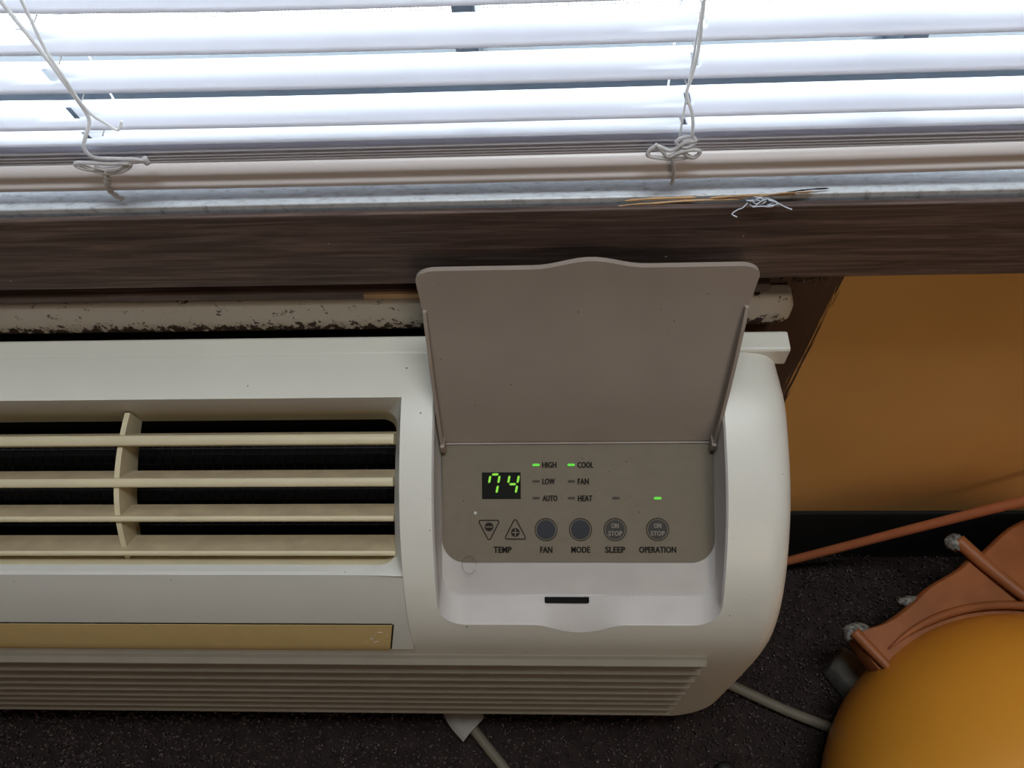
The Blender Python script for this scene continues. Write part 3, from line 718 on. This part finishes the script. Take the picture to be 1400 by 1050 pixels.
def text(s, cx, cy, width, height, m, align='CENTER', h=.0003, bold=.022):
    c = bpy.data.curves.new('lettering', 'FONT'); c.body = s; c.size = 1; c.offset = bold; c.align_x = 'LEFT'; c.resolution_u = 3; c.space_character = 1.06
    to = bpy.data.objects.new('lettering', c); COL.objects.link(to)
    dg = bpy.context.evaluated_depsgraph_get(); me_ = bpy.data.meshes.new_from_object(to.evaluated_get(dg))
    xs_ = [v.co.x for v in me_.vertices]; ys_ = [v.co.y for v in me_.vertices]
    x0, x1, y0, y1 = min(xs_), max(xs_), min(ys_), max(ys_)
    ox = cx - width / 2 if align == 'CENTER' else cx
    V = [pp(ox + (v.co.x - x0) / (x1 - x0) * width, cy - height / 2 + (v.co.y - y0) / (y1 - y0) * height, h) for v in me_.vertices]
    F = [tuple(p.vertices) for p in me_.polygons]
    n_ = len(V); d_ = .00016 if m == 'ink' else .00008      # heavy strokes: the outline laid down twice, a hair apart
    V = [v - Vector((d_, 0, 0)) for v in V] + [v + Vector((d_, 0, 0)) for v in V]; F += [tuple(i + n_ for i in f) for f in F]
    bpy.data.objects.remove(to); bpy.data.curves.remove(c); bpy.data.meshes.remove(me_)
    return obj('lettering', V, F, m, panel)
for s, x, y, w_ in [('HIGH', -.0042, -.0147, .0100), ('LOW', -.0042, -.0264, .0088), ('AUTO', -.0042, -.0383, .0104), ('COOL', .0209, -.0148, .0110), ('FAN', .0209, -.0265, .0077), ('HEAT', .0209, -.0384, .0101)]:
    text(s, x, y, w_, .0042, 'ink', 'LEFT')
for s, x, w_ in [('TEMP', -.0330, .0126), ('FAN', -.0019, .0085), ('MODE', .0224, .0132), ('SLEEP', .0467, .0138), ('OPERATION', .0764, .0258)]:
    text(s, x, -.0746, w_, .0044, 'ink')
for cx, m in [(-.0020, 'navy'), (.0224, 'navy'), (.0468, 'char'), (.0766, 'char')]:
    flat('button', circ(cx, -.0604, .00675), .0005, m)
    flat('button_ring', circ(cx, -.0604, .0081), .0004, 'ink', circ(cx, -.0604, .0075))
for cx in (.0468, .0766):
    text('ON', cx, -.0577, .0050, .0034, 'paleink', h=.0007, bold=.02); text('STOP', cx, -.0631, .0096, .0034, 'paleink', h=.0007, bold=.02)
def tri(cx, cy, up):
    """rounded triangle outline with a disc bearing a sign"""
    s = 1 if up else -1; R = .0024
    def rt(e):
        pts = []
        for bx, by in ((-.0073, -.0068), (.0073, -.0068), (0, .0072)):
            pts.append((bx, by))
        out = []
        for i, (bx, by) in enumerate(pts):
            a0 = (-.5 * math.pi - 2 * math.pi / 3) + i * 2 * math.pi / 3
            cx_, cy_ = bx * .80, by * .80
            for j in range(6):
                a = a0 + (j / 5) * 2 * math.pi / 3; out.append((cx + cx_ + (.0016 + e) * math.cos(a), cy + s * (cy_ + (.0016 + e) * math.sin(a))))
        return out
    flat('button_outline', rt(0), .0004, 'ink', rt(-.0008))
    dy = -.0020 * s
    d = flat('button', circ(cx, cy + dy, .0031, 24), .0004, 'ink')
    mb = MB(); q = .0004
    bars = [(-.0024, .0024, -q, q)] + ([(-q, q, -.0026, .0026)] if up else [])
    for a, b, c, e in bars: mb.add([pp(cx + a, cy + dy + c, .0006), pp(cx + b, cy + dy + c, .0006), pp(cx + b, cy + dy + e, .0006), pp(cx + a, cy + dy + e, .0006)], [(0, 1, 2, 3)])
    mb.build('lettering', 'panel', panel)
tri(-.0425, -.0604, False); tri(-.0238, -.0604, True)
# grime: a droplet and a hair on the panel
flat('dust_spot', circ(-.0522, -.0485, .0011, 12), .0004, 'cordwhite')
MB().tube([pp(-.0565 + .0050 * math.cos(a), -.0845 + .0062 * math.sin(a), .0045) for a in [i * .3 for i in range(20)]], .00012, 4).build('hair', 'ink', panel)

# ---- the lid, flipped up
FX0, FX1 = -.0760, .1228
fl_pts = [(-.0850, .4425), (-.0800, .4620), (-.0735, .4850), (-.0655, .5100), (-.0575, .5350), (-.0505, .5600), (-.0455, .5815)]
FP = spline(fl_pts, 8); FL = [0.0]
for a, b in zip(FP[:-1], FP[1:]): FL.append(FL[-1] + (b - a).length)
LM = FL[-1]
def fpt(s, off=0.0):
    s = min(max(s, 0), LM + .02)
    if s >= LM: d = (FP[-1] - FP[-2]).normalized(); p = FP[-1] + d * (s - LM)
    else:
        i = max(j for j in range(len(FL)) if FL[j] <= s); i = min(i, len(FL) - 2); d = (FP[i + 1] - FP[i]).normalized(); p = FP[i] + d * (s - FL[i])
    return Vector((p[0] + off * d[1], p[1] - off * d[0]))   # off > 0 : towards the wall
NX, NS = 60, 16
def ltop(x):
    r = .013; e = 0
    if x < FX0 + r: e = r - math.sqrt(max(r * r - (FX0 + r - x) ** 2, 0))
    if x > FX1 - r: e = r - math.sqrt(max(r * r - (x - FX1 + r) ** 2, 0))
    b = .0052 * (.5 + .5 * math.cos(math.pi * min(abs(x - .0255) / .032, 1))) if abs(x - .0255) < .032 else 0
    return LM - .6 * e + b
lid = thing('tmp', (0, 0, 0), None, None); bpy.data.objects.remove(lid)
g0, g1 = [], []; TH = .0042
cxs = [FX0 + (FX1 - FX0) * (.5 - .5 * math.cos(math.pi * i / NX)) for i in range(NX + 1)]
def flare(s): return .0022 * max(0, (s / LM - .72) / .28) ** 1.5
lm = MB(); W = NS + 1
for off in (0.0, TH):
    for x in cxs:
        for j in range(NS + 1):
            s = ltop(x) * j / NS; k_ = (x - (FX0 + FX1) / 2) / ((FX1 - FX0) / 2)
            p = fpt(s, off); lm.v.append((x + k_ * flare(s) - (.0062 * (1 - s / LM) * (.5 + .5 * k_)), p[0], p[1]))
n1 = (NX + 1) * W
for i in range(NX):
    for j in range(NS):
        a = i * W + j; lm.f.append((a, a + 1, a + W + 1, a + W)); lm.f.append((n1 + a, n1 + a + W, n1 + a + W + 1, n1 + a + 1))
    a = i * W; lm.f.append((a, a + W, n1 + a + W, n1 + a)); a = i * W + NS; lm.f.append((a, n1 + a, n1 + a + W, a + W))
for j in range(NS):
    lm.f.append((j, n1 + j, n1 + j + 1, j + 1)); a = NX * W + j; lm.f.append((a, a + 1, n1 + a + 1, n1 + a))
lidp = lm.build('control_lid', 'flap', ac, True, 40)
lidp['label'] = 'control lid flipped up against the sill apron'
for sx in (0, 1):
    x0 = FX0 + .0004 if sx == 0 else FX1 - .0004; th = .0022 * (1 if sx == 0 else -1); mb = MB(); ra, rb = [], []
    rings = []
    for i in range(13):
        s = .002 + (LM * .80 - .002) * i / 12; hgt = .0065 if i < 12 else .0045
        if i > 8: hgt *= 1 - .10 * (i - 8)
        xx = x0 - (.0062 * (1 - s / LM) if sx else 0)
        a, b = fpt(s, .0002), fpt(s, -hgt); rings.append([(xx, a[0], a[1]), (xx, b[0], b[1]), (xx + th, b[0], b[1]), (xx + th, a[0], a[1])])
    mb.loft(rings, cap0=True, cap1=True); mb.build('side_lip', 'flap', lidp)
    hp = MB(); a = fpt(0, -.002); hx = x0 + th * .6 - (.0062 if sx else 0)
    hp.box(hx - .0016, hx + .0016, a[0] - .0055, a[0] + .0035, a[1] - .0030, a[1] + .0050)
    bevel(hp.build('hinge_tab', 'flap', lidp), .0006)

# ================================================================== CORDS ON THE FLOOR
pc = thing('power_cord', (.20, -.16, 0), 'beige power cord running right from under the air conditioner over the carpet', 'cord')
MB().tube(spline([(-.02, -.07, .012), (.08, -.105, .012), (.155, -.145, .0105), (.199, -.1640, .0105), (.255, -.190, .0105), (.3065, -.2105, .0105), (.3165, -.2215, .0105), (.312, -.245, .0105), (.302, -.275, .0105)], 8), .0058, 10).build('cable', 'beige_cord', pc, True)
pc2 = thing('power_cord', (-.09, -.2, 0), 'short length of cord with a white paper tag below the intake louvers', 'cord')
MB().tube(spline([(-.14, -.12, .014), (-.112, -.175, .013), (-.0905, -.206, .0105), (-.068, -.232, .0105), (-.046, -.257, .0105), (-.02, -.30, .0105), (.03, -.38, .0105), (.05, -.55, .0105), (-.05, -.85, .0105), (-.3, -1.3, .0105), (-.7, -1.8, .0105)], 8), .0056, 10).build('cable', 'beige_cord', pc2, True)
tg = MB()
tgp = [[(-.127, -.178, .024), (-.118, -.1985, .0235), (-.110, -.212, .0230), (-.0945, -.2275, .0215)], [(-.112, -.172, .0265), (-.104, -.192, .0255), (-.097, -.206, .0245), (-.086, -.217, .0225)],
       [(-.098, -.170, .0265), (-.091, -.190, .0250), (-.085, -.202, .0240), (-.080, -.211, .0220)], [(-.084, -.172, .0235), (-.078, -.192, .0220), (-.0735, -.2005, .0210), (-.0740, -.2045, .0200)]]
tgp = [spline(r_, 4) for r_ in tgp]
tg.loft([[tuple(p) for p in r_] for r_ in tgp], close=False)
to_ = tg.build('paper_tag', 'tag', pc2, True)
md = to_.modifiers.new('thick', 'SOLIDIFY'); md.thickness = .0006
tag(MB().tube(spline([(.13, -.028, .020), (.20, -.030, .012), (.262, -.030, .020), (.320, -.030, .070), (.390, -.030, .138), (.464, -.030, .207), (.56, -.030, .285), (.66, -.030, .34), (.78, -.030, .36), (.92, -.030, .30), (1.06, -.030, .18), (1.2, -.034, .05), (1.35, -.05, .0105), (1.6, -.12, .0105)], 8), .0052, 10).build('extension_cord', 'orange_cord', None, True),
    'orange cord rising to the right in front of the black baseboard', 'cord')
kb = MB(); rr = [(.0, .0170), (.004, .0168), (.0075, .0150), (.0085, .011), (.0085, 0)]
kb.loft([[(.1842 + r_ * math.cos(a), -.2535 + r_ * math.sin(a), z_ + .0035) for a in [2 * math.pi * i / 24 for i in range(24)]] for r_, z_ in [(.003, .0125), (.0085, .0120), (.0115, .0095), (.0120, .005), (.0120, 0)]], cap0=True, cap1=True)
tag(kb.build('rubber_knob', 'blackknob', None, True, 50), 'small round black knob on the carpet at the bottom edge of the picture', 'knob')

# ================================================================== THE ORANGE MACHINE
mc = thing('orange_machine', (.43, -.28, 0), 'orange moulded plastic machine with domed housing and scuffed flange beside the air conditioner', 'machine')
DC = Vector((.4500, -.3122, .10)); DR = .1952
dm = MB(); rings = []
for i in range(30):
    a = -.367 + i * (math.pi / 2 + .367) / 29
    rings.append([(DC.x + DR * math.cos(a) * math.cos(b), DC.y + DR * math.cos(a) * math.sin(b), DC.z + DR * math.sin(a)) for b in [2 * math.pi * j / 64 for j in range(64)]])
rings = rings[:-1] + [[(DC.x + .001 * math.cos(b), DC.y + .001 * math.sin(b), DC.z + DR) for b in [2 * math.pi * j / 64 for j in range(64)]]]
base = [[(DC.x + .120 * math.cos(b), DC.y + .120 * math.sin(b), .004) for b in [2 * math.pi * j / 64 for j in range(64)]]]
dm.loft(base + rings, cap0=True, cap1=True)
dm.build('housing', 'orange', mc, True, 60)
# cap and carrying handle on top of the dome
cr = [(.072, .168), (.070, .1985), (.064, .2035), (.02, .2075)]
MB().loft([[(DC.x + r_ * math.cos(b), DC.y + r_ * math.sin(b), DC.z + z_) for b in [2 * math.pi * j / 40 for j in range(40)]] for r_, z_ in cr], cap1=True).build('cap', 'redorange', mc, True, 35)
MB().tube(spline([(DC.x + .055, DC.y - .05, DC.z + .200), (DC.x + .055, DC.y - .045, DC.z + .235), (DC.x + .055, DC.y, DC.z + .250), (DC.x + .055, DC.y + .045, DC.z + .235), (DC.x + .055, DC.y + .05, DC.z + .200)], 6), .009, 10).build('handle', 'rubber', mc, True)
# bead around the joint of housing and flange
bd = [(DC.x + (DR + .003) * math.cos(b), DC.y + (DR + .003) * math.sin(b), .146) for b in [math.radians(30 + 3.5 * i) for i in range(29)]]
MB().tube(bd, [.0042] * 24 + [.0038, .0032, .0024, .0014, .0006], 8).build('joint_bead', 'redorange', mc, True)
# flange
FO = [(.2979, -.1379), (.3282, -.1300), (.3570, -.1132), (.3840, -.0924), (.4198, -.0733), (.4360, -.0600), (.4493, -.0554), (.5022, -.0200), (.56, -.022), (.60, -.06), (.62, -.14), (.56, -.22), (.47, -.24), (.36, -.22), (.318, -.178)]
fo = [(p[0], p[1]) for p in spline(FO + [FO[0]], 4)[:-1]]
fm = MB(); cxy = (.45, -.15)
def sc_(k_): return [(cxy[0] + (x - cxy[0]) * k_, cxy[1] + (y - cxy[1]) * k_) for x, y in fo]
fm.loft([[(x, y, .112) for x, y in sc_(.985)], [(x, y, .128) for x, y in sc_(1.0)], [(x, y, .136) for x, y in sc_(.99)], [(x, y, .139) for x, y in sc_(.96)]], cap0=True, cap1=True)
fm.build('flange', 'redorange', mc, True, 35)
MB().loft([[(x, y, .012) for x, y in sc_(.62)], [(x, y, .113) for x, y in sc_(.70)]], cap0=True, cap1=True).build('base', 'rubber', mc, True, 35)
for pts in ([(.4245, -.0460, .143), (.4370, -.0640, .1445), (.452, -.083, .1450), (.470, -.105, .147), (.49, -.13, .150)], [(.2990, -.1395, .1420), (.3080, -.1520, .1420), (.3180, -.1660, .1430), (.326, -.178, .145)]):
    p = spline(pts, 5)
    r_ = [.0080 - .0024 * i / (len(p) - 1) for i in range(len(p))]
    MB().tube(p, r_ if pts[0][0] > .4 else [q * .75 for q in r_], 8).build('rib', 'redorange', mc, True)
# scuffed corners
def scuff(c, rad, seed):
    rnd = random.Random(seed); mb = MB(); K1, K2 = 8, 12; rings = []
    for i in range(1, K1):
        a = math.pi * i / K1; rings.append([(c[0] + rad[0] * math.sin(a) * math.cos(b) * rnd.uniform(.75, 1.2), c[1] + rad[1] * math.sin(a) * math.sin(b) * rnd.uniform(.75, 1.2), c[2] + rad[2] * math.cos(a)) for b in [2 * math.pi * j / K2 for j in range(K2)]])
    mb.loft(rings, cap0=True, cap1=True); return mb.build('scuffed_corner', 'scuff', mc, True)
scuff((.4225, -.0480, .1400), (.0105, .0095, .0095), 1); scuff((.3055, -.1350, .133), (.013, .006, .008), 2); scuff((.3745, -.1065, .128), (.022, .0060, .009), 3)
scuff((.2955, -.1400, .134), (.005, .007, .009), 5)
ft = MB()
fp_ = [(.3060, -.1500), (.3250, -.1270), (.372, -.155), (.352, -.190), (.330, -.186)]
ft.loft([[(x, y, .002) for x, y in fp_], [(x, y, .032) for x, y in fp_], [(.338 + (x - .338) * .86, -.16 + (y + .16) * .86, .038) for x, y in fp_]], cap0=True, cap1=True)
bevel(ft.build('rubber_foot', 'rubber', mc), .003)
